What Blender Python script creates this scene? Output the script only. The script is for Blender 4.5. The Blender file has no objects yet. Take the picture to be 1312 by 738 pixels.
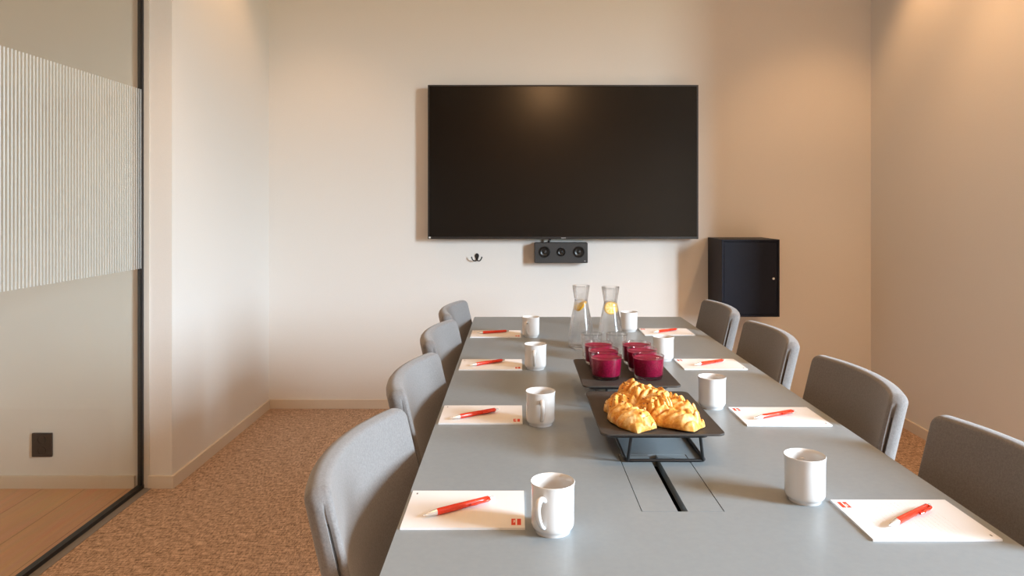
import bpy, bmesh, math, random
from mathutils import Vector, Matrix
R = math.radians
PI = math.pi
random.seed(7)
S = bpy.context.scene
COL = S.collection

# ------------------------------------------------------------------ materials
def mat(name, base=(.5,.5,.5), rough=.5, metal=0, spec=.5, **kw):
    m = bpy.data.materials.new(name); m.use_nodes = True
    b = m.node_tree.nodes['Principled BSDF']
    b.inputs['Base Color'].default_value = (*base, 1)
    b.inputs['Roughness'].default_value = rough
    b.inputs['Metallic'].default_value = metal
    b.inputs['Specular IOR Level'].default_value = spec
    for k, v in kw.items():
        b.inputs[k.replace('_', ' ')].default_value = v
    return m

def N(m, t, **kw):
    n = m.node_tree.nodes.new(t)
    for k, v in kw.items():
        if k in n.inputs: n.inputs[k].default_value = v
        else: setattr(n, k, v)
    return n
def L(m, a, ao, b, bi): m.node_tree.links.new(a.outputs[ao], b.inputs[bi])

def noise_mat(name, c1, c2, scale, rough=.6, bump=.0, bdist=.002, detail=4, stretch=(1,1,1), spec=.3, lo=.3, hi=.7, **kw):
    m = mat(name, c1, rough, spec=spec, **kw)
    b = m.node_tree.nodes['Principled BSDF']
    tc = N(m, 'ShaderNodeTexCoord'); mp = N(m, 'ShaderNodeMapping'); mp.inputs['Scale'].default_value = stretch
    L(m, tc, 'Object', mp, 'Vector')
    nz = N(m, 'ShaderNodeTexNoise', Scale=scale, Detail=detail); L(m, mp, 'Vector', nz, 'Vector')
    cr = N(m, 'ShaderNodeValToRGB')
    cr.color_ramp.elements[0].position = lo; cr.color_ramp.elements[1].position = hi
    cr.color_ramp.elements[0].color = (*c1, 1); cr.color_ramp.elements[1].color = (*c2, 1)
    L(m, nz, 'Fac', cr, 'Fac'); L(m, cr, 'Color', b, 'Base Color')
    if bump:
        bp = N(m, 'ShaderNodeBump', Strength=bump, Distance=bdist)
        L(m, nz, 'Fac', bp, 'Height'); L(m, bp, 'Normal', b, 'Normal')
    return m

M = {}
M['wall'] = noise_mat('wall_paint', (.71,.68,.64), (.73,.70,.66), 180, .75, .08, .0006)
M['ceiling'] = mat('ceiling_paint', (.62,.56,.48), .85)
M['board'] = mat('baseboard_paint', (.66,.58,.48), .5)
M['table'] = noise_mat('grey_linoleum', (.232,.265,.287), (.247,.28,.302), 90, .36, .03, .0003, spec=.5)
M['table_edge'] = mat('table_underframe', (.03,.03,.032), .5)
M['black'] = mat('black_metal', (.012,.012,.013), .42)
M['dark_inside'] = mat('cable_tray_black', (.012,.011,.010), .7)
M['tray'] = noise_mat('dark_tray', (.040,.034,.030), (.052,.044,.038), 30, .52, .05, .0004)
M['ceramic'] = mat('white_ceramic', (.645,.64,.635), .12, Coat_Weight=.3)
M['paper'] = mat('white_paper', (.755,.765,.785), .7)
M['line'] = mat('grey_print', (.80,.785,.765), .8)
M['dot'] = mat('dark_print', (.12,.12,.12), .8)
M['logo'] = mat('red_print', (.62,.045,.015), .6)
M['logo_white'] = mat('white_print', (.85,.8,.76), .7)
M['pen'] = mat('red_plastic', (.66,.035,.012), .22, Coat_Weight=.4)
M['silver'] = mat('silver_plastic', (.75,.74,.72), .25, .55)
M['tv_frame'] = mat('tv_bezel', (.012,.011,.011), .4)
M['tv_screen'] = mat('tv_screen', (.004,.0034,.003), .20, spec=.32)
M['lightgrey'] = mat('light_mark', (.6,.6,.6), .6)
M['speaker'] = noise_mat('speaker_shell', (.040,.039,.039), (.048,.047,.046), 300, .6, .05, .0003)
M['cone'] = mat('speaker_cone', (.010,.010,.010), .3)
M['cone_ring'] = mat('speaker_ring', (.05,.05,.05), .3, .6)
M['cabinet'] = noise_mat('cabinet_lacquer', (.009,.0105,.019), (.011,.0125,.022), 60, .45, spec=.14)
M['glass'] = mat('clear_glass', (1,1,1), .0, spec=.5, Transmission_Weight=1.0, IOR=1.46)
def soften(m, k):
    nt = m.node_tree; o = nt.nodes['Material Output']; b = nt.nodes['Principled BSDF']
    t = N(m, 'ShaderNodeBsdfTransparent'); x = N(m, 'ShaderNodeMixShader'); x.inputs[0].default_value = k
    L(m, b, 0, x, 1); L(m, t, 0, x, 2); L(m, x, 0, o, 0)
soften(M['glass'], .45)
M['water'] = mat('water', (.97,.985,1.0), .0, Transmission_Weight=1.0, IOR=1.33)
soften(M['water'], .35)
M['smoothie'] = noise_mat('berry_smoothie', (.18,.002,.022), (.32,.006,.050), 220, .3, .1, .0006, lo=.35, hi=.7)
M['rind'] = mat('lemon_rind', (.95,.50,.008), .4)
M['pith'] = mat('lemon_pith', (.95,.85,.52), .5)
M['flesh'] = noise_mat('lemon_flesh', (.97,.60,.05), (.98,.74,.14), 300, .3)
M['crumb'] = noise_mat('nut_brown', (.12,.035,.010), (.22,.08,.022), 400, .6)

# fabric: mottled grey tweed
def fabric(name, a, b_):
    m = mat(name, a, .9, spec=.2, Sheen_Weight=.25, Sheen_Roughness=.5)
    b = m.node_tree.nodes['Principled BSDF']
    tc = N(m, 'ShaderNodeTexCoord')
    n1 = N(m, 'ShaderNodeTexNoise', Scale=260, Detail=3); L(m, tc, 'Object', n1, 'Vector')
    n2 = N(m, 'ShaderNodeTexNoise', Scale=900, Detail=1); L(m, tc, 'Object', n2, 'Vector')
    mx = N(m, 'ShaderNodeMath', operation='ADD'); L(m, n1, 'Fac', mx, 0); L(m, n2, 'Fac', mx, 1)
    cr = N(m, 'ShaderNodeValToRGB'); cr.color_ramp.elements[0].position = .7; cr.color_ramp.elements[1].position = 1.3
    hf = N(m, 'ShaderNodeMath', operation='MULTIPLY'); hf.inputs[1].default_value = .5
    cr.color_ramp.elements[0].position = .36; cr.color_ramp.elements[1].position = .64
    cr.color_ramp.elements[0].color = (*a, 1); cr.color_ramp.elements[1].color = (*b_, 1)
    L(m, mx, 0, hf, 0); L(m, hf, 0, cr, 'Fac'); L(m, cr, 'Color', b, 'Base Color')
    bp = N(m, 'ShaderNodeBump', Strength=.25, Distance=.0008); L(m, n2, 'Fac', bp, 'Height'); L(m, bp, 'Normal', b, 'Normal')
    return m
M['fabric'] = fabric('grey_tweed', (.146,.139,.137), (.207,.198,.196))
M['seam'] = mat('seam_dark', (.05,.048,.047), .9)

# carpet: brown tweed, streaky across the room
def carpet():
    m = mat('brown_carpet', (.2,.13,.08), .95, spec=.1)
    b = m.node_tree.nodes['Principled BSDF']
    tc = N(m, 'ShaderNodeTexCoord')
    mp = N(m, 'ShaderNodeMapping'); mp.inputs['Scale'].default_value = (20, 150, 1); L(m, tc, 'Object', mp, 'Vector')
    n1 = N(m, 'ShaderNodeTexNoise', Scale=1.0, Detail=5, Roughness=.7); L(m, mp, 'Vector', n1, 'Vector')
    mp2 = N(m, 'ShaderNodeMapping'); mp2.inputs['Scale'].default_value = (130, 40, 1); L(m, tc, 'Object', mp2, 'Vector')
    n2 = N(m, 'ShaderNodeTexNoise', Scale=1.0, Detail=4, Roughness=.7); L(m, mp2, 'Vector', n2, 'Vector')
    n3 = N(m, 'ShaderNodeTexNoise', Scale=420, Detail=2); L(m, tc, 'Object', n3, 'Vector')
    a1 = N(m, 'ShaderNodeMath', operation='ADD'); L(m, n1, 'Fac', a1, 0); L(m, n2, 'Fac', a1, 1)
    a2 = N(m, 'ShaderNodeMath', operation='ADD'); L(m, a1, 0, a2, 0); L(m, n3, 'Fac', a2, 1)
    dv = N(m, 'ShaderNodeMath', operation='DIVIDE'); dv.inputs[1].default_value = 3; L(m, a2, 0, dv, 0)
    cr = N(m, 'ShaderNodeValToRGB'); e = cr.color_ramp.elements
    e[0].position = .44; e[0].color = (.16,.105,.072, 1)
    e[1].position = .585; e[1].color = (.74,.52,.37, 1)
    x = e.new(.50); x.color = (.43,.288,.198, 1)
    L(m, dv, 0, cr, 'Fac'); L(m, cr, 'Color', b, 'Base Color')
    bp = N(m, 'ShaderNodeBump', Strength=.6, Distance=.004); L(m, dv, 0, bp, 'Height'); L(m, bp, 'Normal', b, 'Normal')
    return m
M['carpet'] = carpet()

def planks():
    m = mat('oak_planks', (.4,.22,.11), .4, spec=.35)
    b = m.node_tree.nodes['Principled BSDF']
    tc = N(m, 'ShaderNodeTexCoord')
    br = N(m, 'ShaderNodeTexBrick', Scale=1.0); br.inputs['Brick Width'].default_value = 1.6; br.inputs['Row Height'].default_value = .19
    br.inputs['Mortar Size'].default_value = .0012
    br.inputs['Color1'].default_value = (.68,.38,.21, 1); br.inputs['Color2'].default_value = (.76,.45,.26, 1); br.inputs['Mortar'].default_value = (.14,.06,.025, 1)
    rt = N(m, 'ShaderNodeMapping'); rt.inputs['Rotation'].default_value = (0, 0, R(90)); L(m, tc, 'Object', rt, 'Vector'); L(m, rt, 'Vector', br, 'Vector')
    mp = N(m, 'ShaderNodeMapping'); mp.inputs['Scale'].default_value = (30, 2, 1); L(m, tc, 'Object', mp, 'Vector')
    nz = N(m, 'ShaderNodeTexNoise', Scale=1.5, Detail=6); L(m, mp, 'Vector', nz, 'Vector')
    mx = N(m, 'ShaderNodeMixRGB', blend_type='MULTIPLY'); mx.inputs['Fac'].default_value = .35
    L(m, br, 'Color', mx, 'Color1'); L(m, nz, 'Color', mx, 'Color2'); L(m, mx, 'Color', b, 'Base Color')
    return m
M['planks'] = planks()

# flat sheet glass: straight-through with a Fresnel mirror (same for every ray)
def sheet(name, tint=(.97,.985,.975), gloss=1.0):
    m = bpy.data.materials.new(name); m.use_nodes = True
    nt = m.node_tree; nt.nodes.clear()
    o = N(m, 'ShaderNodeOutputMaterial'); t = N(m, 'ShaderNodeBsdfTransparent'); t.inputs[0].default_value = (*tint, 1)
    g = N(m, 'ShaderNodeBsdfGlossy', Roughness=.0); f = N(m, 'ShaderNodeLayerWeight', Blend=.5)
    p = N(m, 'ShaderNodeMath', operation='POWER'); p.inputs[1].default_value = 5
    q = N(m, 'ShaderNodeMath', operation='MULTIPLY_ADD'); q.inputs[1].default_value = .60*gloss; q.inputs[2].default_value = .035*gloss
    x = N(m, 'ShaderNodeMixShader')
    L(m, f, 'Facing', p, 0); L(m, p, 0, q, 0); L(m, q, 0, x, 0); L(m, t, 0, x, 1); L(m, g, 0, x, 2); L(m, x, 0, o, 0)
    return m
M['pane'] = sheet('window_glass')
M['partition'] = sheet('partition_glass', (.95,.965,.95))
# thin glassware walls
def film():
    m = bpy.data.materials.new('ribbed_film'); m.use_nodes = True
    nt = m.node_tree; nt.nodes.clear()
    o = N(m, 'ShaderNodeOutputMaterial')
    t = N(m, 'ShaderNodeBsdfTransparent'); t.inputs[0].default_value = (.93,.95,.94, 1)
    d = N(m, 'ShaderNodeBsdfDiffuse'); d.inputs[0].default_value = (.80,.82,.80, 1)
    tr = N(m, 'ShaderNodeBsdfTranslucent'); tr.inputs[0].default_value = (.80,.82,.80, 1)
    g = N(m, 'ShaderNodeBsdfGlossy', Roughness=.3); g.inputs[0].default_value = (.85,.87,.87, 1)
    a = N(m, 'ShaderNodeMixShader'); a.inputs[0].default_value = .45; L(m, d, 0, a, 1); L(m, tr, 0, a, 2)
    b = N(m, 'ShaderNodeMixShader'); b.inputs[0].default_value = .52; L(m, a, 0, b, 1); L(m, t, 0, b, 2)
    c = N(m, 'ShaderNodeMixShader'); c.inputs[0].default_value = .05; L(m, b, 0, c, 1); L(m, g, 0, c, 2)
    L(m, c, 0, o, 0)
    return m
M['film'] = film()

def pastry_mat():
    m = mat('golden_pastry', (.7,.35,.09), .45, spec=.3, Subsurface_Weight=.08, Subsurface_Radius=(.01,.005,.002), Subsurface_Scale=.3)
    b = m.node_tree.nodes['Principled BSDF']
    tc = N(m, 'ShaderNodeTexCoord')
    nz = N(m, 'ShaderNodeTexNoise', Scale=42, Detail=5, Roughness=.65); L(m, tc, 'Object', nz, 'Vector')
    cr = N(m, 'ShaderNodeValToRGB'); e = cr.color_ramp.elements
    e[0].position = .34; e[0].color = (.48,.15,.018, 1)
    e[1].position = .68; e[1].color = (.86,.64,.32, 1)
    x = e.new(.5); x.color = (.70,.36,.075, 1)
    L(m, nz, 'Fac', cr, 'Fac'); L(m, cr, 'Color', b, 'Base Color')
    n2 = N(m, 'ShaderNodeTexNoise', Scale=160, Detail=4); L(m, tc, 'Object', n2, 'Vector')
    bp = N(m, 'ShaderNodeBump', Strength=.35, Distance=.002); L(m, n2, 'Fac', bp, 'Height'); L(m, bp, 'Normal', b, 'Normal')
    return m
M['pastry'] = pastry_mat()

# ------------------------------------------------------------------ mesh helpers
def obj(name, bm, m, parent=None, smooth=None, bevel=0, bseg=2, angle=40):
    me = bpy.data.meshes.new(name)
    bmesh.ops.recalc_face_normals(bm, faces=bm.faces[:])
    bm.to_mesh(me); bm.free()
    o = bpy.data.objects.new(name, me); COL.objects.link(o)
    if isinstance(m, str): m = M[m]
    me.materials.append(m)
    if parent: o.parent = parent
    if bevel:
        md = o.modifiers.new('bevel', 'BEVEL'); md.width = bevel; md.segments = bseg
        md.limit_method = 'ANGLE'; md.angle_limit = R(angle)
    if smooth is not None:
        me.shade_smooth()
        try: me.set_sharp_from_angle(angle=R(smooth))
        except Exception: pass
    return o

def box(bm, x0, x1, y0, y1, z0, z1):
    v = [bm.verts.new((x, y, z)) for x in (x0, x1) for y in (y0, y1) for z in (z0, z1)]
    for f in ((0,1,3,2),(4,6,7,5),(0,4,5,1),(2,3,7,6),(0,2,6,4),(1,5,7,3)):
        bm.faces.new([v[i] for i in f])
def bx(*a):
    bm = bmesh.new(); box(bm, *a); return bm

def lathe(bm, prof, n=48, mtx=None):
    rings = []
    for r, z in prof:
        if r < 1e-6: rings.append([bm.verts.new((0, 0, z))])
        else: rings.append([bm.verts.new((r*math.cos(2*PI*i/n), r*math.sin(2*PI*i/n), z)) for i in range(n)])
    nv = [v for rg in rings for v in rg]
    for a, b in zip(rings, rings[1:]):
        for i in range(n):
            j = (i+1) % n
            if len(a) == 1 and len(b) == 1: continue
            if len(a) == 1: bm.faces.new((a[0], b[i], b[j]))
            elif len(b) == 1: bm.faces.new((a[i], a[j], b[0]))
            else: bm.faces.new((a[i], a[j], b[j], b[i]))
    if mtx is not None: bmesh.ops.transform(bm, matrix=mtx, verts=nv)
    return bm
def lathe_new(prof, n=48, mtx=None): return lathe(bmesh.new(), prof, n, mtx)

def catmull(pts, k=6, closed=False):
    P = [Vector(p) for p in pts]; n = len(P); out = []
    rng = range(n) if closed else range(n-1)
    for i in rng:
        p0 = P[(i-1) % n] if closed or i > 0 else P[0]*2-P[1]
        p1 = P[i]; p2 = P[(i+1) % n]
        p3 = P[(i+2) % n] if closed or i+2 < n else P[-1]*2-P[-2]
        for s in range(k):
            t = s/k
            out.append(.5*((2*p1)+(p2-p0)*t+(2*p0-5*p1+4*p2-p3)*t*t+(3*p1-p0-3*p2+p3)*t**3))
    if not closed: out.append(P[-1])
    return out

def tube(bm, pts, rad, n=10, closed=False, flat=1.0, up=None):
    """sweep; rad number or list; flat squeezes the section along its second axis"""
    P = [Vector(p) for p in pts]; m = len(P)
    rr = rad if isinstance(rad, (list, tuple)) else [rad]*m
    tg = []
    for i in range(m):
        a = P[(i-1) % m] if closed or i > 0 else P[0]
        b = P[(i+1) % m] if closed or i < m-1 else P[-1]
        tg.append((b-a).normalized())
    u = Vector(up) if up else (Vector((0,0,1)) if abs(tg[0].z) < .9 else Vector((1,0,0)))
    rings = []
    for i in range(m):
        u = (u - tg[i]*u.dot(tg[i]))
        if u.length < 1e-6: u = tg[i].orthogonal()
        u.normalize(); w = tg[i].cross(u)
        rings.append([bm.verts.new(P[i] + rr[i]*(math.cos(2*PI*k/n)*u*1.0 + math.sin(2*PI*k/n)*w*flat)) for k in range(n)])
    for i in range(m if closed else m-1):
        a = rings[i]; b = rings[(i+1) % m]
        for k in range(n):
            bm.faces.new((a[k], a[(k+1) % n], b[(k+1) % n], b[k]))
    if not closed:
        bm.faces.new(rings[0]); bm.faces.new(rings[-1])
    return bm

def rrect(x0, x1, y0, y1, r, k=5):
    """rounded rectangle outline, counter-clockwise"""
    out = []
    for cx, cy, a in ((x1-r, y1-r, 0), (x0+r, y1-r, 90), (x0+r, y0+r, 180), (x1-r, y0+r, 270)):
        for i in range(k+1):
            t = R(a+90*i/k); out.append((cx+r*math.cos(t), cy+r*math.sin(t)))
    return out
def prism(bm, outline, z0, z1):
    a = [bm.verts.new((x, y, z0)) for x, y in outline]; b = [bm.verts.new((x, y, z1)) for x, y in outline]
    n = len(outline)
    bm.faces.new(a[::-1]); bm.faces.new(b)
    for i in range(n): bm.faces.new((a[i], a[(i+1) % n], b[(i+1) % n], b[i]))
    return bm

def thing(name, label, cat, loc=(0,0,0), rz=0, group=None):
    o = bpy.data.objects.new(name, None); COL.objects.link(o)
    o.location = loc; o.rotation_euler = (0, 0, rz); o.empty_display_size = .05
    o['label'] = label; o['category'] = cat
    if group: o['group'] = group
    return o
def tag(o, label, cat, group=None):
    o['label'] = label; o['category'] = cat
    if group: o['group'] = group
    return o
def struct(name, bm, m, parent=None, **kw):
    o = obj(name, bm, m, parent, **kw)
    if not parent: o['kind'] = 'structure'
    return o
def dup(root, loc, rz, label):
    r = root.copy(); COL.objects.link(r); r.location = loc; r.rotation_euler = (0, 0, rz); r['label'] = label
    for ch in list(root.children):
        c = ch.copy(); COL.objects.link(c); c.parent = r
        for g in list(ch.children):
            d = g.copy(); COL.objects.link(d); d.parent = c
    return r

# ------------------------------------------------------------------ camera
F = 921.0
cam = bpy.data.cameras.new('camera'); co = bpy.data.objects.new('camera', cam); COL.objects.link(co)
cam.sensor_width = 36; cam.lens = 36*F/1312
co.location = (0, 0, 1.25); co.rotation_euler = (R(90), 0, 0)
cam.shift_x = -(660-656)/1312; cam.shift_y = -(369-264)/1312
cam.clip_start = .02
S.camera = co

# ------------------------------------------------------------------ room
XL, XR, YB, YN, H = -1.523, 2.2, 4.445, -2.6, 3.0
GX = -1.655; WY = 3.19           # glass partition plane; end wall of the corridor
CXL = -4.2
AX = 4.0; PY = 2.70            # the room widens to the right in front of a pier
struct('floor', bx(GX+.045, AX+.1, YN, YB+.1, -.1, 0), 'carpet')
struct('floor_corridor', bx(CXL, GX+.004, YN, WY+.05, -.1, 0), 'planks')
struct('trim_1', bx(GX+.004, GX+.045, YN, WY, -.1, .002), mat('threshold_grey', (.22,.20,.18), .5))
struct('ceiling', bx(CXL, AX+.1, YN, YB+.1, H, H+.1), 'ceiling')
struct('wall_back', bx(XL-.1, XR+.1, YB, YB+.1, 0, H), 'wall')
struct('wall_left', bx(CXL, XL, WY, YB, 0, H), 'wall')
struct('wall_front', bx(CXL, AX+.1, YN-.1, YN, 0, H), mat('brown_bounce_paint', (.42,.29,.19), .7))  # unseen behind the camera; brown picked so its bounce warms the room
struct('wall_corridor', bx(CXL-.1, CXL, YN, WY, 0, H), 'wall')
# right wall with the window opening
WY0, WY1, WZ0, WZ1 = -.80, .35, .95, 2.93
bm = bmesh.new()
box(bm, AX, AX+.08, YN, WY0, 0, H); box(bm, AX, AX+.08, WY1, YB, 0, H)
box(bm, AX, AX+.08, WY0, WY1, 0, WZ0); box(bm, AX, AX+.08, WY0, WY1, WZ1, H)
struct('wall_side', bm, mat('warm_bounce_paint', (.42,.29,.18), .7))  # out of view; warm brown chosen to tint the bounced light
struct('wall_right', bx(XR, AX, PY, YB, 0, H), 'wall')
bm = bmesh.new()
fw = .04
for y0, y1, z0, z1 in ((WY0, WY0+fw, WZ0, WZ1), (WY1-fw, WY1, WZ0, WZ1), (WY0+fw, WY1-fw, WZ0, WZ0+fw), (WY0+fw, WY1-fw, WZ1-fw, WZ1)):
    box(bm, AX+.02, AX+.06, y0, y1, z0, z1)
wnd = struct('window_1', bm, mat('window_frame_grey', (.25,.25,.25), .5))
struct('pane', bx(AX+.035, AX+.045, WY0+fw, WY1-fw, WZ0+fw, WZ1-fw), 'pane', wnd)
# baseboards
bh, bt = .055, .012
struct('baseboard_back', bx(XL, XR, YB-bt, YB, 0, bh), 'board')
struct('baseboard_left', bx(XL, XL+bt, WY-bt, YB-bt, 0, bh), 'board')
struct('baseboard_end', bx(GX+.03, XL, WY-bt, WY, 0, bh), 'board')
struct('baseboard_right', bx(XR-bt, XR, PY, YB-bt, 0, bh), 'board')
struct('baseboard_corridor', bx(CXL, GX-.03, WY-bt, WY, 0, bh), 'board')
# glass partition: pane, black frame, jamb strip and ribbed film
g = bmesh.new()
box(g, GX-.006, GX+.006, YN, WY-.020, .018, H)
win2 = struct('window_2', g, 'partition')
bm = bmesh.new()
box(bm, GX-.012, GX+.012, YN, WY, 0, .018)
box(bm, GX-.010, GX+.010, WY-.020, WY, .018, H)
struct('window_frame', bm, 'black', win2)
struct('trim_2', bx(GX+.010, GX+.034, WY-.006, WY, 0, H), mat('jamb_paint', (.60,.56,.50), .6))
# ribbed band stuck on the room side of the glass: half-round ribs and grooves
bm = bmesh.new()
z0, z1 = .975, 1.764
pitch = .018
prof = []
y = WY-.022
k = 0
while y - k*pitch > YN:
    yb = y - k*pitch
    for i in range(6):
        t = i/6
        prof.append((GX+.0068+.0034*math.sin(PI*t)**.8, yb - pitch*.5*t))
    prof.append((GX+.0068, yb - pitch*.5))
    k += 1
a = [bm.verts.new((x, yy, z0)) for x, yy in prof]; b = [bm.verts.new((x, yy, z1)) for x, yy in prof]
for i in range(len(prof)-1):
    if i % 7 != 6: bm.faces.new((a[i], a[i+1], b[i+1], b[i]))
struct('frosted_band', bm, 'film', win2)

# black wall socket in the corridor
t = thing('wall_socket', 'small black double wall socket low on the wall behind the glass partition', 'socket', (-2.095, WY, .192))
obj('cover_plate', bx(-.045, .045, -.010, 0, -.053, .053), 'black', t, bevel=.003)
for zz in (-.024, .024):
    bm = lathe_new([(0,-.003),(.016,-.003),(.016,.0016),(.0185,.0016),(.0185,-.0005)], 28, Matrix.Translation((0,-.0105,zz)) @ Matrix.Rotation(R(90), 4, 'X'))
    obj('outlet', bm, 'cone', t, smooth=40)

# ------------------------------------------------------------------ television, speaker, hook, cabinet
t = thing('television', 'large black flat television mounted on the end wall', 'television', (.291, YB, 1.517))
w2, h2 = .82, .467
obj('housing', bx(-w2, w2, -.082, -.040, -h2, h2), 'tv_frame', t, bevel=.003)
bm = bmesh.new()
o_ = [(-w2,-h2),(w2,-h2),(w2,h2),(-w2,h2)]; i_ = [(-w2+.009,-h2+.014),(w2-.009,-h2+.014),(w2-.009,h2-.009),(-w2+.009,h2-.009)]
for yy0, yy1 in ((-.088, -.082),):
    A = [[bm.verts.new((x, yy, z)) for x, z in ol] for yy in (yy0, yy1) for ol in (o_, i_)]
    for q in range(4):
        p = (q+1) % 4
        bm.faces.new((A[0][q], A[0][p], A[1][p], A[1][q])); bm.faces.new((A[2][q], A[2][p], A[3][p], A[3][q]))
        bm.faces.new((A[0][q], A[0][p], A[2][p], A[2][q])); bm.faces.new((A[1][q], A[1][p], A[3][p], A[3][q]))
obj('bezel', bm, 'tv_frame', t)
obj('screen', bx(-w2+.009, w2-.009, -.0855, -.0815, -h2+.014, h2-.009), 'tv_screen', t)
obj('wall_bracket', bx(-.3, .3, -.040, -.001, -.2, .2), 'black', t)
bm = bmesh.new()
for q, wd in enumerate((.003,.0025,.003,.002,.003,.0025,.003)):
    box(bm, -.0115+q*.0040, -.0115+q*.0040+wd, -.0886, -.088, -h2+.0045, -h2+.0085)
obj('maker_mark', bm, 'lightgrey', t)
obj('sticker', bx(-w2+.006, -w2+.018, -.0886, -.088, -h2+.004, -h2+.014), 'lightgrey', t)

t = thing('loudspeaker', 'dark grey three-driver loudspeaker bar under the television', 'speaker', (.2795, YB, .9655))
sd = .085
obj('cabinet_box', bx(-.1615, .1615, -sd, 0, -.0615, .0615), 'speaker', t, bevel=.003)
def driver(x, z, r):
    mt = Matrix.Translation((x, -sd, z)) @ Matrix.Rotation(R(90), 4, 'X')
    d = obj('driver', lathe_new([(0,.002),(r*.18,.003),(r*.28,.001),(r*.34,.0005),(r*.70,.0035),(r*.78,.0055),(r*.86,.0035),(r*.88,.001),(r*.88,0)], 40, mt), 'cone', t, smooth=50)
    obj('driver_ring', lathe_new([(r*.87,0),(r*.87,.004),(r*.93,.006),(r,.004),(r,0)], 40, mt), 'cone_ring', d, smooth=50)
    obj('dust_cap', lathe_new([(r*.27,.001),(r*.25,.005),(r*.16,.0085),(0,.010)], 30, mt), 'cone_ring', d, smooth=50)
driver(-.101, .006, .034); driver(0, .006, .026); driver(.107, .006, .034)
obj('small_badge', bx(.140, .148, -sd-.0008, -sd, -.050, -.047), 'lightgrey', t)
bm = bmesh.new()
tube(bm, catmull([(-.075,-.045,.0600),(-.072,-.050,.071),(-.066,-.046,.082),(-.071,-.032,.0895)], 6), .0075, 10)
tag(obj('cable', bm, 'black', None, smooth=50), 'short thick black cable between loudspeaker top and television', 'cable').location = (.2795, YB, .9665)
bpy.data.objects['cable'].location = (.2795, YB, .9668)

t = thing('coat_hook', 'small black double coat hook on the wall left of the loudspeaker', 'hook', (-.236, YB, .932))
bm = bmesh.new()
pl = [(.013*math.sin(a)*(1 if math.cos(a) > 0 else (1-.45*-math.cos(a))), .010+.016*math.cos(a) if math.cos(a) > 0 else .010+.028*math.cos(a)) for a in [2*PI*i/28 for i in range(28)]]
prism(bm, pl, 0, .006)
bmesh.ops.transform(bm, matrix=Matrix.Rotation(R(90), 4, 'X'), verts=bm.verts[:])
obj('hook_plate', bm, 'black', t, smooth=40, bevel=.0015)
for s in (-1, 1):
    bm = bmesh.new()
    tube(bm, catmull([(0,-.004,-.014),(s*.008,-.014,-.019),(s*.019,-.024,-.018),(s*.027,-.031,-.008),(s*.031,-.034,.003)], 6), .0036, 10)
    lathe(bm, [(0,-.0048),(.0034,-.0034),(.0048,0),(.0034,.0034),(0,.0048)], 12, Matrix.Translation((s*.031,-.034,.003)))
    obj('prong', bm, 'black', t, smooth=60)

t = thing('wall_cabinet', 'small dark navy wall cabinet with one door, right of the television', 'cabinet', (1.3585, YB, .611))
cw, cd, ch = .1665, .302, .446
bm = bmesh.new(); th = .012
box(bm, -cw, -cw+th, -cd, 0, 0, ch); box(bm, cw-th, cw, -cd, 0, 0, ch)
box(bm, -cw+th, cw-th, -cd, 0, 0, th); box(bm, -cw+th, cw-th, -cd, 0, ch-th, ch); box(bm, -cw+th, cw-th, -.010, 0, th, ch-th)
obj('carcass', bm, 'cabinet', t, bevel=.001)
dr = obj('cabinet_door', bx(-cw+th+.002, cw-th-.002, -cd+.003, -cd+.018, th+.002, ch-th-.002), 'cabinet', t, bevel=.001)
kn = lathe_new([(0,.020),(.0055,.0195),(.0075,.016),(.0065,.011),(.0035,.006),(.0035,0)], 24, Matrix.Translation((.1265, -cd+.003, .222)) @ Matrix.Rotation(R(90), 4, 'X'))
obj('knob', kn, 'silver', dr, smooth=50)

# ------------------------------------------------------------------ conference table
TX0, TX1, TY0, TY1, TZ = -.187, .761, .69, 3.308, .74
t = thing('conference_table', 'long grey conference table with slotted cable lids in its middle', 'table', (.287, 2.0, 0))
def tl(x): return x-.287
def tly(y): return y-2.0
boxes = [(1.20, 1.477), (2.52, 2.797)]
BX0, BX1 = .211, .350
def slab(xs, ys, holes, z0, z1):
    bm = bmesh.new(); V = {}
    def v(i, j, z):
        k = (i, j, z)
        if k not in V: V[k] = bm.verts.new((xs[i], ys[j], z))
        return V[k]
    nx, ny = len(xs)-1, len(ys)-1
    solid = lambda i, j: 0 <= i < nx and 0 <= j < ny and (i, j) not in holes
    for i in range(nx):
        for j in range(ny):
            if not solid(i, j): continue
            bm.faces.new((v(i,j,z1), v(i+1,j,z1), v(i+1,j+1,z1), v(i,j+1,z1)))
            bm.faces.new((v(i,j,z0), v(i,j+1,z0), v(i+1,j+1,z0), v(i+1,j,z0)))
            for di, dj, (a, b) in ((-1,0,((i,j),(i,j+1))), (1,0,((i+1,j),(i+1,j+1))), (0,-1,((i,j),(i+1,j))), (0,1,((i,j+1),(i+1,j+1)))):
                if not solid(i+di, j+dj):
                    bm.faces.new((v(*a,z0), v(*b,z0), v(*b,z1), v(*a,z1)))
    return bm
bm = slab([tl(TX0), tl(BX0), tl(BX1), tl(TX1)], [tly(TY0), tly(1.20), tly(1.477), tly(2.52), tly(2.797), tly(TY1)], {(1,1), (1,3)}, TZ-.025, TZ)
obj('table_top', bm, 'table', t)
gap = .0016; sw = .0085
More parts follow.
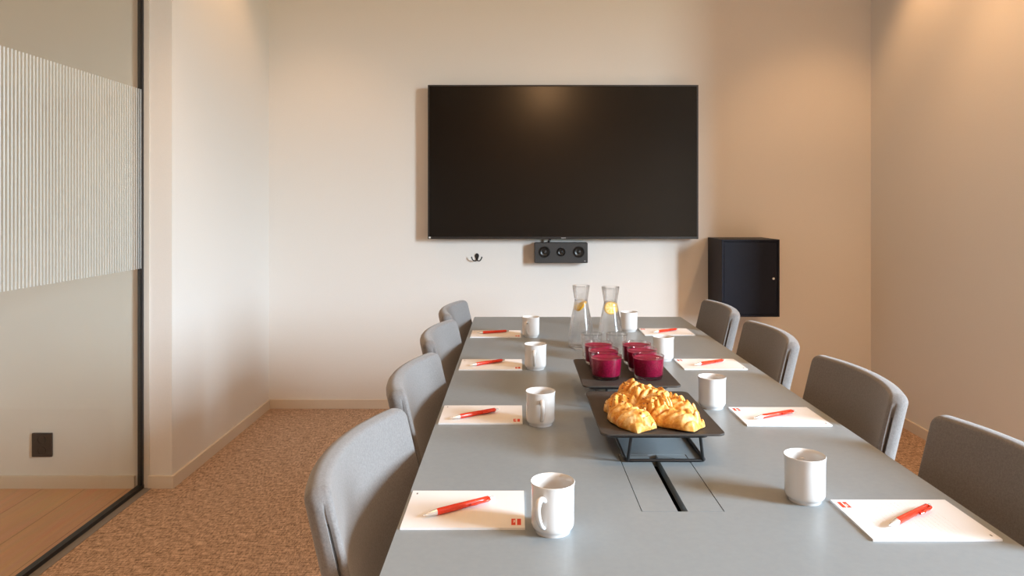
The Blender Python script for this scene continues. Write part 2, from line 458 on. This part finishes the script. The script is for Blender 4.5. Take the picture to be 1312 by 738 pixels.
for y0, y1 in boxes:
    for x0, x1 in ((BX0+gap, .2805-sw), (.2805+sw, BX1-gap)):
        obj('cable_lid', bx(tl(x0), tl(x1), tly(y0+gap), tly(y1-gap), TZ-.020, TZ-.0003), 'table', t)
    bm = bmesh.new()
    box(bm, tl(BX0-.004), tl(BX1+.004), tly(y0-.004), tly(y1+.004), TZ-.11, TZ-.105)
    for q in ((tl(BX0-.004), tl(BX0), tly(y0-.004), tly(y1+.004)), (tl(BX1), tl(BX1+.004), tly(y0-.004), tly(y1+.004)),
              (tl(BX0), tl(BX1), tly(y0-.004), tly(y0)), (tl(BX0), tl(BX1), tly(y1), tly(y1+.004))):
        box(bm, *q, TZ-.105, TZ-.0255)
    obj('cable_box', bm, 'dark_inside', t)
bm = bmesh.new()
for sx in (-.30, .30): box(bm, sx-.02, sx+.02, -1.08, 1.08, TZ-.065, TZ-.0255)
for sy in (-1.08, 1.08): box(bm, -.28, .28, sy-.02, sy+.02, TZ-.065, TZ-.0255)
obj('under_frame', bm, 'table_edge', t)
for sx in (-.11, .11):
    for sy in (-1.0, 1.0):
        obj('leg', bx(sx-.025, sx+.025, sy-.025, sy+.025, .02, TZ-.0655), 'table_edge', t, bevel=.003)
for sy in (-1.0, 1.0):
    obj('foot', bx(-.155, .155, sy-.03, sy+.03, 0, .02), 'table_edge', t, bevel=.003)
for sy in (-1.0, 1.0):
    obj('cross_beam', bx(-.28, .28, sy-.025, sy+.025, TZ-.0652, TZ-.026), 'table_edge', t)

# ------------------------------------------------------------------ chairs
# local frame: chair faces +x; x = 0 is the middle of the backrest's thickness at its upper ends
BW, BZ0, BZ1 = .232, .40, .822
SAG, LEAN = .048, math.tan(R(13.5))
def back_pt(u, z, off):
    Rr = (BW*BW+SAG*SAG)/(2*SAG)
    x = -(math.sqrt(max(Rr*Rr-u*u, 0))-(Rr-SAG))       # -SAG in the middle, 0 at the ends
    x += (BZ1-z)*LEAN
    nx, ny = math.sqrt(Rr*Rr-u*u)/Rr, -u/Rr            # normal towards the sitter
    return Vector((x+nx*off, u+ny*off, z))
def outline(inset, rtop):
    rtop = max(rtop, inset+.004)
    """left edge up, over the top, right edge down, as (u, z); lower edge closes it"""
    top, w, r = BZ1-inset, BW-inset, rtop-inset
    bot = BZ0+inset
    pts = [(w, bot+(top-r-bot)*i/10) for i in range(11)]
    pts += [(w-r+r*math.cos(R(90)*i/7), top-r+r*math.sin(R(90)*i/7)) for i in range(1, 8)]
    half = pts
    return half
def backrest(o0, o1, rtop=.022, groove=.009):
    """one curved padded slab, rounded all round, with a sewn crease down both side edges"""
    r0, r1 = .026, .009
    m_ = o0+r0+.0025
    prof = [(o0+r0-r0*math.cos(R(90)*i/5), (r0-r0*math.sin(R(90)*i/5))*.95, 0) for i in range(6)]
    prof += [(m_-.0008, 0, 1), (m_+.0008, 0, 1)]
    prof += [(o1-r1+r1*math.sin(R(90)*i/5), (r1-r1*math.cos(R(90)*i/5))*.8, 0) for i in range(6)]
    bm = bmesh.new(); nu = 20; loops = []; grids = {}
    for kk, (off, ins, gr) in enumerate(prof):
        half = outline(ins, rtop)
        def pt(u, z):
            if gr:
                k = min(max((.785-z)/.03, 0), 1); u = math.copysign(abs(u)-groove*k, u)
            return bm.verts.new(back_pt(u, z, off))
        rt = [pt(u, z) for u, z in half]; lf = [pt(-u, z) for u, z in half]
        wt, zt = half[-1]; wb, zb = half[0]
        top = [pt(wt-2*wt*i/nu, zt) for i in range(1, nu)]
        bot = [pt(-wb+2*wb*i/nu, zb) for i in range(1, nu)]
        loops.append(rt+top+lf[::-1]+bot)
        if kk in (0, len(prof)-1):
            rows = []
            for j, (w, z) in enumerate(half):
                if j == 0: rows.append([lf[0]]+bot+[rt[0]])
                elif j == len(half)-1: rows.append([lf[-1]]+top[::-1]+[rt[-1]])
                else: rows.append([lf[j]]+[pt(-w+2*w*i/nu, z) for i in range(1, nu)]+[rt[j]])
            for j in range(len(rows)-1):
                for i in range(nu): bm.faces.new((rows[j][i], rows[j][i+1], rows[j+1][i+1], rows[j+1][i]))
    for a, b in zip(loops, loops[1:]):
        n = len(a)
        for i in range(n): bm.faces.new((a[i], a[(i+1) % n], b[(i+1) % n], b[i]))
    return bm
def make_chair(label):
    t = thing('conference_chair', label, 'chair', group='grey chairs around the conference table')
    bc = obj('backrest', backrest(-.025, .0185), 'fabric', t, smooth=70)
    for s in (-1, 1):
        bm = bmesh.new()
        tube(bm, [back_pt(s*(BW-.0060), .42+(.770-.42)*i/14, .0025) for i in range(15)], .0024, 8)
        obj('seam', bm, 'seam', bc, smooth=60)
    bm = bmesh.new()
    # seat: rounded plan, slightly crowned
    ol = rrect(-.045, .40, -.235, .235, .06, 6)
    prism(bm, ol, .40, .465)
    obj('seat', bm, 'fabric', t, smooth=50, bevel=.014, bseg=4)
    bm = bmesh.new(); prism(bm, rrect(-.03, .385, -.20, .20, .04, 4), .385, .40)
    obj('seat_frame', bm, 'black', t)
    for lx, dx in ((.0, -.05), (.35, .03)):
        for s in (-1, 1):
            bm = bmesh.new(); tube(bm, [(lx, s*.18, .386), (lx+dx, s*.21, 0)], [.014, .010], 14)
            obj('leg', bm, 'black', t, smooth=50)
    return t
yl = [1.31, 1.89, 2.50, 3.06]
lab_l = ['grey upholstered chair at left table side, nearest of the four, cut by lower picture edge',
         'grey upholstered chair at left table side, second from the front, leaning back',
         'grey upholstered chair at left table side, third from the front, second from the far wall',
         'grey upholstered chair at left table side, farthest one, closest to the far wall']
lab_r = ['brownish-grey shaded chair at right table side, nearest one, cut by the right picture edge',
         'brownish-grey shaded chair at right table side, second from the front, by bright right edge',
         'brownish-grey shaded chair at right table side, third from the front, second from the far wall',
         'brownish-grey shaded chair at right table side, farthest one, in front of the wall cabinet']
c0 = make_chair(lab_l[0]); c0.location = (-.272, yl[0], 0); c0.rotation_euler.z = R(-6)
for i in (1, 2, 3): dup(c0, (-.256+.002*i, yl[i], 0), R(-4), lab_l[i])
yr = [1.26, 1.855, 2.48, 3.085]
for i in range(4): dup(c0, (.872, yr[i], 0), R(180-1), lab_r[i])

# ------------------------------------------------------------------ notepads, pens, mugs
PZ = .0032
def make_pad(label):
    t = thing('notepad', label, 'notepad', group='white notepads on the table')
    w, d = .0985, .074
    bm = bx(-w, w, -d, d, 0, PZ); obj('paper_block', bm, 'paper', t)
    bm = bmesh.new()
    for k in range(16):
        x = -.055+k*.0082; box(bm, x, x+.0004, -.062, .058, PZ, PZ+.00008)
    obj('ruled_lines', bm, 'line', t)
    bm = bmesh.new(); prism(bm, [(w-.0215,-.064),(w-.006,-.064),(w-.006,-.041),(w-.0215,-.041)], PZ, PZ+.00012)
    lg = obj('printed_logo', bm, 'logo', t)
    bm = bmesh.new()
    box(bm, w-.0148, w-.0124, -.064, -.0415, PZ+.00012, PZ+.0002)
    box(bm, w-.0182, w-.0172, -.056, -.046, PZ+.00012, PZ+.0002); box(bm, w-.0165, w-.0155, -.054, -.046, PZ+.00012, PZ+.0002)
    obj('logo_letters', bm, 'logo_white', lg)
    obj('corner_mark', bx(-w+.008, -w+.0105, .058, .064, PZ, PZ+.0001), 'dot', t)
    return t
pads_l = [(-.083, 1.206), (-.081, 1.753), (-.0765, 2.305), (-.0755, 2.858)]
pads_r = [(.643, 1.167), (.636, 1.738), (.6255, 2.311), (.610, 2.905)]
where = ['nearest', 'second nearest', 'third nearest', 'farthest']
p0 = make_pad('white notepad with red corner logo on left table edge, nearest of the left row')
p0.location = (*pads_l[0], TZ)
for i in (1, 2, 3): dup(p0, (*pads_l[i], TZ), 0, f'white notepad with red corner logo on left table edge, {where[i]} of the left row')
for i in range(4): dup(p0, (*pads_r[i], TZ), PI, f'white notepad with red corner logo on right table edge, {where[i]} of the right row')

def make_pen(label):
    """lies along +x (tip at -x); origin at its middle, on the paper"""
    t = thing('ballpoint_pen', label, 'pen', group='red ballpoint pens on the notepads')
    rot = Matrix.Translation((0,0,.0056)) @ Matrix.Rotation(R(90), 4, 'Y')
    obj('barrel', lathe_new([(0,-.046),(.0050,-.046),(.0055,-.040),(.0054,-.012),(.0050,.004),(.0052,.006),(.0050,.008),(.0049,.030),(.0047,.052),(.0040,.0535),(0,.0535)], 24, rot), 'pen', t, smooth=40)
    obj('tip', lathe_new([(0,-.071),(.0007,-.0708),(.0009,-.068),(.0020,-.0665),(.0040,-.054),(.0051,-.0461),(0,-.0461)], 24, rot), 'silver', t, smooth=40)
    obj('push_button', lathe_new([(0,.0536),(.0024,.0536),(.0024,.062),(.0018,.064),(0,.0642)], 18, rot), 'silver', t, smooth=40)
    bm = bmesh.new()
    tube(bm, catmull([(.052,-.0030,.0075),(.050,-.0075,.0078),(.040,-.0090,.0072),(.030,-.0078,.0068),(.022,-.0092,.0066),(.014,-.0070,.0062)], 5), [.0022]*26, 8, flat=1.2)
    obj('clip', bm, 'pen', t, smooth=50)
    return t
def on_pad(px, py, z=TZ+PZ):
    Y = F*(1.25-z)/(py-264); return Vector(((px-660)*Y/F, Y))
pens = [((542,661),(637,636.5)), ((578,536),(641,524)), ((602,468),(648,461)), ((613.5,426.5),(651,424)),
        ((1139,674),(1194,646)), ((966,536),(1021,526)), ((890,467.5),(930,461)), ((838,425.5),(869,421.5))]
pl = [f'red ballpoint pen with silver tip on the {w_} notepad of the {s_} row' for s_ in ('left', 'right') for w_ in where]
pen0 = None
for i, (a, b_) in enumerate(pens):
    A = on_pad(*a, TZ+PZ+.005); B = on_pad(*b_, TZ+PZ+.005)
    mid = (A+B)/2; rz = math.atan2(B.y-A.y, B.x-A.x)
    if pen0 is None:
        pen0 = make_pen(pl[0]); pen0.location = (mid.x, mid.y, TZ+PZ+.0002); pen0.rotation_euler.z = rz
    else: dup(pen0, (mid.x, mid.y, TZ+PZ+.0002), rz, pl[i])

def make_mug(label):
    """handle points to -y"""
    t = thing('coffee_mug', label, 'mug', group='white mugs on the table')
    prof = [(0,.0022),(.0240,.0022),(.0248,0),(.0272,0),(.0282,.0022),(.0284,.0048),(.0312,.0072),(.0330,.0105),(.0336,.015),(.0337,.060),(.0339,.070),(.0349,.0765),(.0350,.0778),(.0342,.0785),(.0334,.0780),(.0320,.071),(.0312,.060),(.0310,.016),(.0290,.009),(.022,.0068),(0,.0066)]
    obj('mug_body', lathe_new(prof, 56), 'ceramic', t, smooth=50)
    bm = bmesh.new()
    pts = catmull([(0,-.0325,.0585),(0,-.0400,.0635),(0,-.0490,.0620),(0,-.0535,.0530),(0,-.0515,.0410),(0,-.0455,.0290),(0,-.0385,.0205),(0,-.0325,.0165)], 5)
    n = len(pts)
    tube(bm, pts, [.0058-.0018*(i/(n-1)) for i in range(n)], 14, flat=.72, up=(1,0,0))
    obj('handle', bm, 'ceramic', t, smooth=60)
    return t
mugs_l = [(.059, 1.130, -28), (.0594, 1.682, 3), (.0636, 2.254, -6), (.061, 2.805, -25)]
mugs_r = [(.503, 1.248, 165), (.499, 1.822, 172), (.491, 2.382, 170), (.465, 2.935, 172)]
m0 = make_mug('white mug with its handle in view, nearest of the left row, beside nearest left notepad')
m0.location = (mugs_l[0][0], mugs_l[0][1], TZ); m0.rotation_euler.z = R(mugs_l[0][2])
for i in (1, 2, 3):
    x, y, a = mugs_l[i]; dup(m0, (x, y, TZ), R(a), f'white mug with its handle in view, {where[i]} of the left row of mugs')
rl = ['white mug with handle turned away, nearest of the right row, beside nearest right notepad',
      'white mug with handle turned away, standing right of the plate of pastries',
      'white mug with handle turned away, right behind the purple smoothie glasses',
      'white mug with handle turned away, standing right of the water carafes']
for i in range(4):
    x, y, a = mugs_r[i]; dup(m0, (x, y, TZ), R(a), rl[i])

# ------------------------------------------------------------------ tray risers
TRZ = .805
def make_stand(label, yc, d):
    t = thing('serving_tray', label, 'tray', (.2905, yc, TZ))
    w = .1225; hd = d/2; zt = TRZ-TZ
    bm = bmesh.new(); prism(bm, rrect(-w, w, -hd, hd, .016, 5), zt-.0045, zt)
    obj('tray_plate', bm, 'tray', t, bevel=.0012, smooth=40)
    r = .0033; fz = r+.0001; uz = zt-.0045-r
    bx0, bx1 = -.070, .088; by = hd-.030
    bm = bmesh.new()
    tube(bm, [(x, y, fz) for x, y in rrect(bx0, bx1, -by, by, .010, 4)], r, 10, closed=True)
    obj('base_wire', bm, 'black', t, smooth=60)
    bm = bmesh.new()
    tube(bm, [(x, y, uz) for x, y in rrect(bx0-.034, bx1+.0, -by-.018, by+.018, .010, 4)], r, 10, closed=True)
    obj('top_wire', bm, 'black', t, smooth=60)
    for x, xt in ((bx0+.004, bx0+.008), (bx1-.004, bx1-.014)):
        for s in (-1, 1):
            bm = bmesh.new(); tube(bm, [(x, s*by, fz), (xt, s*(by+.018), uz)], r, 10)
            obj('upright_wire', bm, 'black', t, smooth=60)
    return t
make_stand('dark serving tray on black wire stand, nearer one, carrying the pastries', 1.565, .325)
make_stand('dark serving tray on black wire stand, rear one, carrying purple smoothies', 1.935, .315)

# ------------------------------------------------------------------ smoothie glasses
def make_smoothie(label):
    t = thing('smoothie_glass', label, 'smoothie', group='purple smoothies on the rear tray')
    g_ = [(0,0),(.0330,0),(.0350,.0018),(.0362,.006),(.0402,.0555),(.0406,.0585),(.0400,.0595),(.0391,.0588),(.0386,.0555),(.0347,.0110),(.0320,.0087),(0,.0085)]
    obj('tumbler', lathe_new(g_, 56), 'glass', t, smooth=50)
    s_ = [(0,.0084),(.0320,.0086),(.0350,.0110),(.0384,.0500),(.0387,.0527),(.0375,.0518),(.030,.0512),(.015,.0522),(.008,.0516),(0,.0512)]
    obj('smoothie', lathe_new(s_, 56), 'smoothie', t, smooth=60)
    return t
sp = [(.236,1.862,'front glass of the left column'), (.239,1.946,'middle glass of the left column'), (.235,2.030,'back glass of the left column'),
      (.345,1.862,'front glass of the right column'), (.343,1.946,'middle glass of the right column'), (.343,2.030,'back glass of the right column')]
s0 = None
for i, (x, y, w_) in enumerate(sp):
    lb = f'purple berry smoothie in a clear glass on rear tray, {w_}'
    if s0 is None: s0 = make_smoothie(lb); s0.location = (x, y, TRZ)
    else: dup(s0, (x, y, TRZ), .7*i, lb)

# ------------------------------------------------------------------ empty tumblers
def make_tumbler(label):
    t = tag(obj('water_glass', lathe_new([(0,0),(.0275,0),(.0295,.002),(.0300,.010),(.0355,.083),(.0358,.0865),(.0350,.0875),(.0341,.0868),(.0336,.083),(.0284,.016),(.0265,.013),(0,.0125)], 10 * 4), 'glass', None, smooth=50),
            label, 'glass', 'empty water glasses behind the smoothies')
    return t
tg = make_tumbler('empty clear water glass behind the left smoothies, in front of left carafe'); tg.location = (.2535, 2.385, TZ)
dup(tg, (.337, 2.385, TZ), .4, 'empty clear water glass behind the right smoothies, in front of right carafe')

# ------------------------------------------------------------------ carafes
def make_carafe(label):
    t = thing('water_carafe', label, 'carafe', group='glass carafes of lemon water')
    out = [(0,0),(.0400,0),(.0445,.0025),(.0468,.0085),(.0470,.016),(.0455,.040),(.0415,.075),(.0355,.110),(.0290,.142),(.0245,.163),(.0236,.170),(.0238,.175),(.0252,.181),(.0268,.190),(.0292,.205),(.0316,.2225)]
    inn = [(.0311,.2245),(.0303,.2230),(.0275,.205),(.0250,.190),(.0233,.181),(.0220,.175),(.0218,.170),(.0227,.163),(.0270,.142),(.0335,.110),(.0395,.075),(.0435,.040),(.0449,.016),(.0445,.0115),(.0400,.0075),(0,.0065)]
    obj('carafe_glass', lathe_new(out+inn, 64), 'glass', t, smooth=60)
    wp = [(0,.0063),(.0401,.0073),(.0447,.0114),(.0451,.016),(.0437,.040),(.0397,.075),(.0337,.110),(.0272,.142),(.0229,.163),(.0220,.1695),(.0219,.1715),(0,.1712)]
    obj('water', lathe_new(wp, 64), 'water', t, smooth=60)
    return t
k0 = make_carafe('glass carafe of water with a lemon slice seen edge-on, the left one'); k0.location = (.2375, 2.590, TZ)
dup(k0, (.3375, 2.545, TZ), .3, 'glass carafe of water with a lemon slice facing front, the right one')
def lemon(label, loc, rot, r=.0195):
    t = thing('lemon_slice', label, 'lemon slice', loc, 0); t.rotation_euler = rot
    h = .0028
    obj('rind', lathe_new([(r*.83,-h),(r*.95,-h*1.02),(r,-h*.5),(r,h*.5),(r*.95,h*1.02),(r*.83,h),(r*.83,-h)], 36), 'rind', t, smooth=50)
    obj('pith', lathe_new([(0,-h*.86),(r*.832,-h*.86),(r*.832,h*.86),(0,h*.86)], 36), 'pith', t, smooth=50)
    for k in range(8):
        a0, a1 = 2*PI*k/8+.07, 2*PI*(k+1)/8-.07
        ol = [(r*.12*math.cos((a0+a1)/2), r*.12*math.sin((a0+a1)/2))] + [(r*.76*math.cos(a0+(a1-a0)*q/5), r*.76*math.sin(a0+(a1-a0)*q/5)) for q in range(6)]
        bm = bmesh.new(); prism(bm, ol, -h, h)
        obj('segment', bm, 'flesh', t)
    return t
lemon('yellow lemon slice tilted edge-on in the neck of the left carafe', (.2375, 2.590, TZ+.150), (R(10), R(-50), 0), .0225)
lemon('yellow lemon slice facing front in the neck of the right carafe', (.3375, 2.541, TZ+.1495), (R(80), 0, R(14)), .0225)

# ------------------------------------------------------------------ pastries: plaited buns, each its own bake
from mathutils import noise as mnoise
def make_pastry(label, loc, rot, seed, ln=.105, wd=.072, ht=.036, n=5, bend=0.0, twist=.15, square=.5):
    """flat folded parcel of dough: rows of slanted strips from both sides meet on a wandering seam"""
    rnd = random.Random(seed)
    ln *= .90; wd *= .90; ht *= .74
    NU, NV = 96, 60
    off = Vector((seed*3.1, seed*1.7, seed*.9))
    hgt = [rnd.uniform(.75, 1.2) for _ in range(40)]
    def width(u):
        return (1-(.72-.5*square)*abs(u)**(1.7+square*2))*(1+.10*mnoise.noise(Vector((u*2.2, seed, 0))))
    def P(u, v, top):
        w = width(u)
        x = ln/2*u*(1+.05*mnoise.noise(off+Vector((v*1.5, 0, 0)))); y = wd/2*v*w
        eu = max(0, 1-abs(u)**5)**.5; ev = max(0, 1-abs(v)**3.2)**.5
        if not top:
            z = -ht*.32 - ht*.05*(1-eu*ev)
            return x, y, z+.0*u
        dome = eu*ev
        seam = .18*math.sin(u*3+seed)
        vv = v-seam
        side = 1 if vv > 0 else -1
        bl = min(1, abs(vv)/.10)
        ph = n*(u*.5+.5) + .85*abs(vv)*1.15 + (.5 if side > 0 else 0)
        k = int(math.floor(ph)) + (20 if side > 0 else 0)
        fr = ph-math.floor(ph)
        ridge = (math.sin(PI*min(1, fr*.93+.035))**.55)*(.72+.5*(1-fr)**1.3)*hgt[k % 40]
        ridge = ridge*bl + .62*(1-bl)
        q = mnoise.noise(off+Vector((x*70, y*70, 0)))*.10 + mnoise.noise(off+Vector((x*210, y*210, 3)))*.045
        z = ht*(-.32 + dome*(.26+.28*(1-abs(v))) + dome**.6*(.56*ridge) + dome*q)
        return x, y, z
    bm = bmesh.new(); T = []; B = []
    for i in range(NU+1):
        u = -1+2*i/NU; u = math.sin(u*PI/2)*.55+u*.45
        T.append([]); B.append([])
        for j in range(NV+1):
            v = -1+2*j/NV; v = math.sin(v*PI/2)*.6+v*.4
            for lst, tp in ((T, True), (B, False)):
                if not tp and (i in (0, NU) or j in (0, NV)): lst[i].append(T[i][j]); continue
                x, y, z = P(u, v, tp)
                y += bend*(x*x)/(ln*.5); a_ = twist*x/(ln*.5)
                y, z = y*math.cos(a_)-z*math.sin(a_), y*math.sin(a_)*.55+z*math.cos(a_)
                z -= ht*.10*abs(u)**3*(1 if tp else 1)
                lst[i].append(bm.verts.new((x, y, z)))
    for i in range(NU):
        for j in range(NV):
            bm.faces.new((T[i][j], T[i+1][j], T[i+1][j+1], T[i][j+1]))
            bm.faces.new((B[i][j], B[i][j+1], B[i+1][j+1], B[i+1][j]))
    bmesh.ops.recalc_face_normals(bm, faces=bm.faces[:])
    me2 = bpy.data.meshes.new('pastry'); bm.to_mesh(me2); bm.free()
    me2.materials.append(M['pastry']); me2.shade_smooth()
    p = bpy.data.objects.new('plaited_pastry', me2); COL.objects.link(p)
    tag(p, label, 'pastry', 'golden plaited pastries on the front tray')
    p.location = loc; p.rotation_euler = rot
    # nut crumbs on the crust
    bm = bmesh.new()
    vs = [v for v in me2.vertices if v.normal.z > .45 and abs(v.co.y) < wd*.36]
    for v in rnd.sample(vs, 48):
        c = v.co + v.normal*.0002; s_ = rnd.uniform(.0008, .0017)
        rm = Matrix.Translation(c) @ Matrix.Rotation(rnd.uniform(0,6), 4, 'Z') @ Matrix.Rotation(rnd.uniform(0,6), 4, 'X') @ Matrix.Diagonal((s_*1.5, s_, s_*.8, 1))
        bmesh.ops.create_icosphere(bm, subdivisions=1, radius=1, matrix=rm)
    cr = obj('nut_crumbs', bm, 'crumb', p); cr['kind'] = 'stuff'
    return p
Z0 = TRZ
make_pastry('golden plaited pastry at the front left of the tray, pointed end towards the camera', (.2365, 1.465, Z0+.0150), (R(2), R(-1), R(-66)), 1, .120, .080, .042, n=6, twist=.12, square=.7)
make_pastry('golden plaited pastry at the front right of the tray, nearest the tray corner', (.326, 1.460, Z0+.0148), (R(2), R(-1), R(-40)), 2, .116, .082, .040, n=5, twist=-.1, square=.8)
make_pastry('golden plaited pastry lying behind the front left one, at the left tray edge', (.239, 1.556, Z0+.0165), (R(6), R(-3), R(16)), 3, .098, .078, .044, n=5, square=.6)
make_pastry('golden plaited pastry at the right tray edge, behind the front right one', (.346, 1.548, Z0+.0155), (R(0), R(2), R(-52)), 4, .116, .070, .042, n=6, twist=.2, square=.3)
make_pastry('golden plaited pastry in the middle of the tray, between the two front ones', (.291, 1.508, Z0+.0250), (R(16), R(-10), R(40)), 5, .096, .068, .042, n=5, twist=-.2, square=.5)
make_pastry('golden plaited pastry lying across the top of the pile, in its middle', (.293, 1.562, Z0+.0320), (R(16), R(6), R(-6)), 6, .102, .064, .040, n=6, twist=.15, square=.35)
make_pastry('golden plaited pastry at the back of the pile, topmost edge, next to smoothies', (.280, 1.618, Z0+.0280), (R(6), R(10), R(-12)), 7, .104, .060, .040, n=6, square=.3)

# ------------------------------------------------------------------ light
W = bpy.data.worlds.new('sky'); S.world = W; W.use_nodes = True
nt = W.node_tree; nt.nodes.clear()
out = nt.nodes.new('ShaderNodeOutputWorld'); bg = nt.nodes.new('ShaderNodeBackground')
tc = nt.nodes.new('ShaderNodeTexCoord'); sx = nt.nodes.new('ShaderNodeSeparateXYZ'); cr = nt.nodes.new('ShaderNodeValToRGB')
mr = nt.nodes.new('ShaderNodeMapRange'); mr.inputs['From Min'].default_value = -1; mr.inputs['From Max'].default_value = 1
nt.links.new(tc.outputs['Generated'], sx.inputs[0]); nt.links.new(sx.outputs['Z'], mr.inputs['Value']); nt.links.new(mr.outputs[0], cr.inputs[0])
e = cr.color_ramp.elements
e[0].position = .0; e[0].color = (.10,.085,.065, 1)
e[1].position = 1.0; e[1].color = (.62,.80,1.0, 1)
for p, c in ((.455,(.16,.13,.09)), (.49,(.14,.15,.10)), (.512,(.24,.27,.24)), (.54,(.45,.58,.72)), (.60,(.75,.88,1.02)), (.68,(.77,.90,1.04))):
    q = e.new(p); q.color = (*c, 1)
nt.links.new(cr.outputs[0], bg.inputs[0]); bg.inputs['Strength'].default_value = 146.0
nt.links.new(bg.outputs[0], out.inputs[0])
pd = bpy.data.lights.new('window_portal', 'AREA'); pd.shape = 'RECTANGLE'; pd.size = WZ1-WZ0; pd.size_y = WY1-WY0; pd.cycles.is_portal = True
po = bpy.data.objects.new('window_portal', pd); COL.objects.link(po)
po.location = (AX+.09, (WY0+WY1)/2, (WZ0+WZ1)/2); po.rotation_euler = (0, R(90), 0)

def spot(x, y, e, ang=95, z=H-.02, col=(1,.55,.25), blend=.6, rad=.04, tilt=(0,0)):
    d = bpy.data.lights.new('downlight_or_fill', 'SPOT'); d.energy = e; d.color = col; d.spot_size = R(ang); d.spot_blend = blend; d.shadow_soft_size = rad
    o = bpy.data.objects.new('downlight_or_fill', d); COL.objects.link(o); o.location = (x, y, z); o.rotation_euler = (R(tilt[0]), R(tilt[1]), 0)
spot(-1.18, 3.72, 21); spot(1.87, 3.72, 40); spot(.35, 3.72, 8)
spot(1.80, 2.9, 60); spot(.35, 1.2, 38); spot(1.5, 1.2, 22)  # first spot is an added fill that warms the right wall
spot(-.98, 2.45, 48); spot(-.95, -.4, 48)  # unseen warm fill for the lower left wall and right chair fronts
spot(.45, -1.80, 85, ang=178, blend=.1, rad=.05)
spot(-2.9, 1.0, 46); spot(-2.9, -.4, 50)  # unseen spots added to light the corridor floor and wall

S.view_settings.view_transform = 'Standard'; S.view_settings.look = 'None'
S.view_settings.gamma = 1; S.view_settings.use_curve_mapping = False
S.view_settings.exposure = 0.0
S.cycles.max_bounces = 16; S.cycles.transmission_bounces = 14; S.cycles.transparent_max_bounces = 24; S.cycles.diffuse_bounces = 6; S.cycles.glossy_bounces = 6
S.cycles.sample_clamp_indirect = 12
S.cycles.use_denoising = True
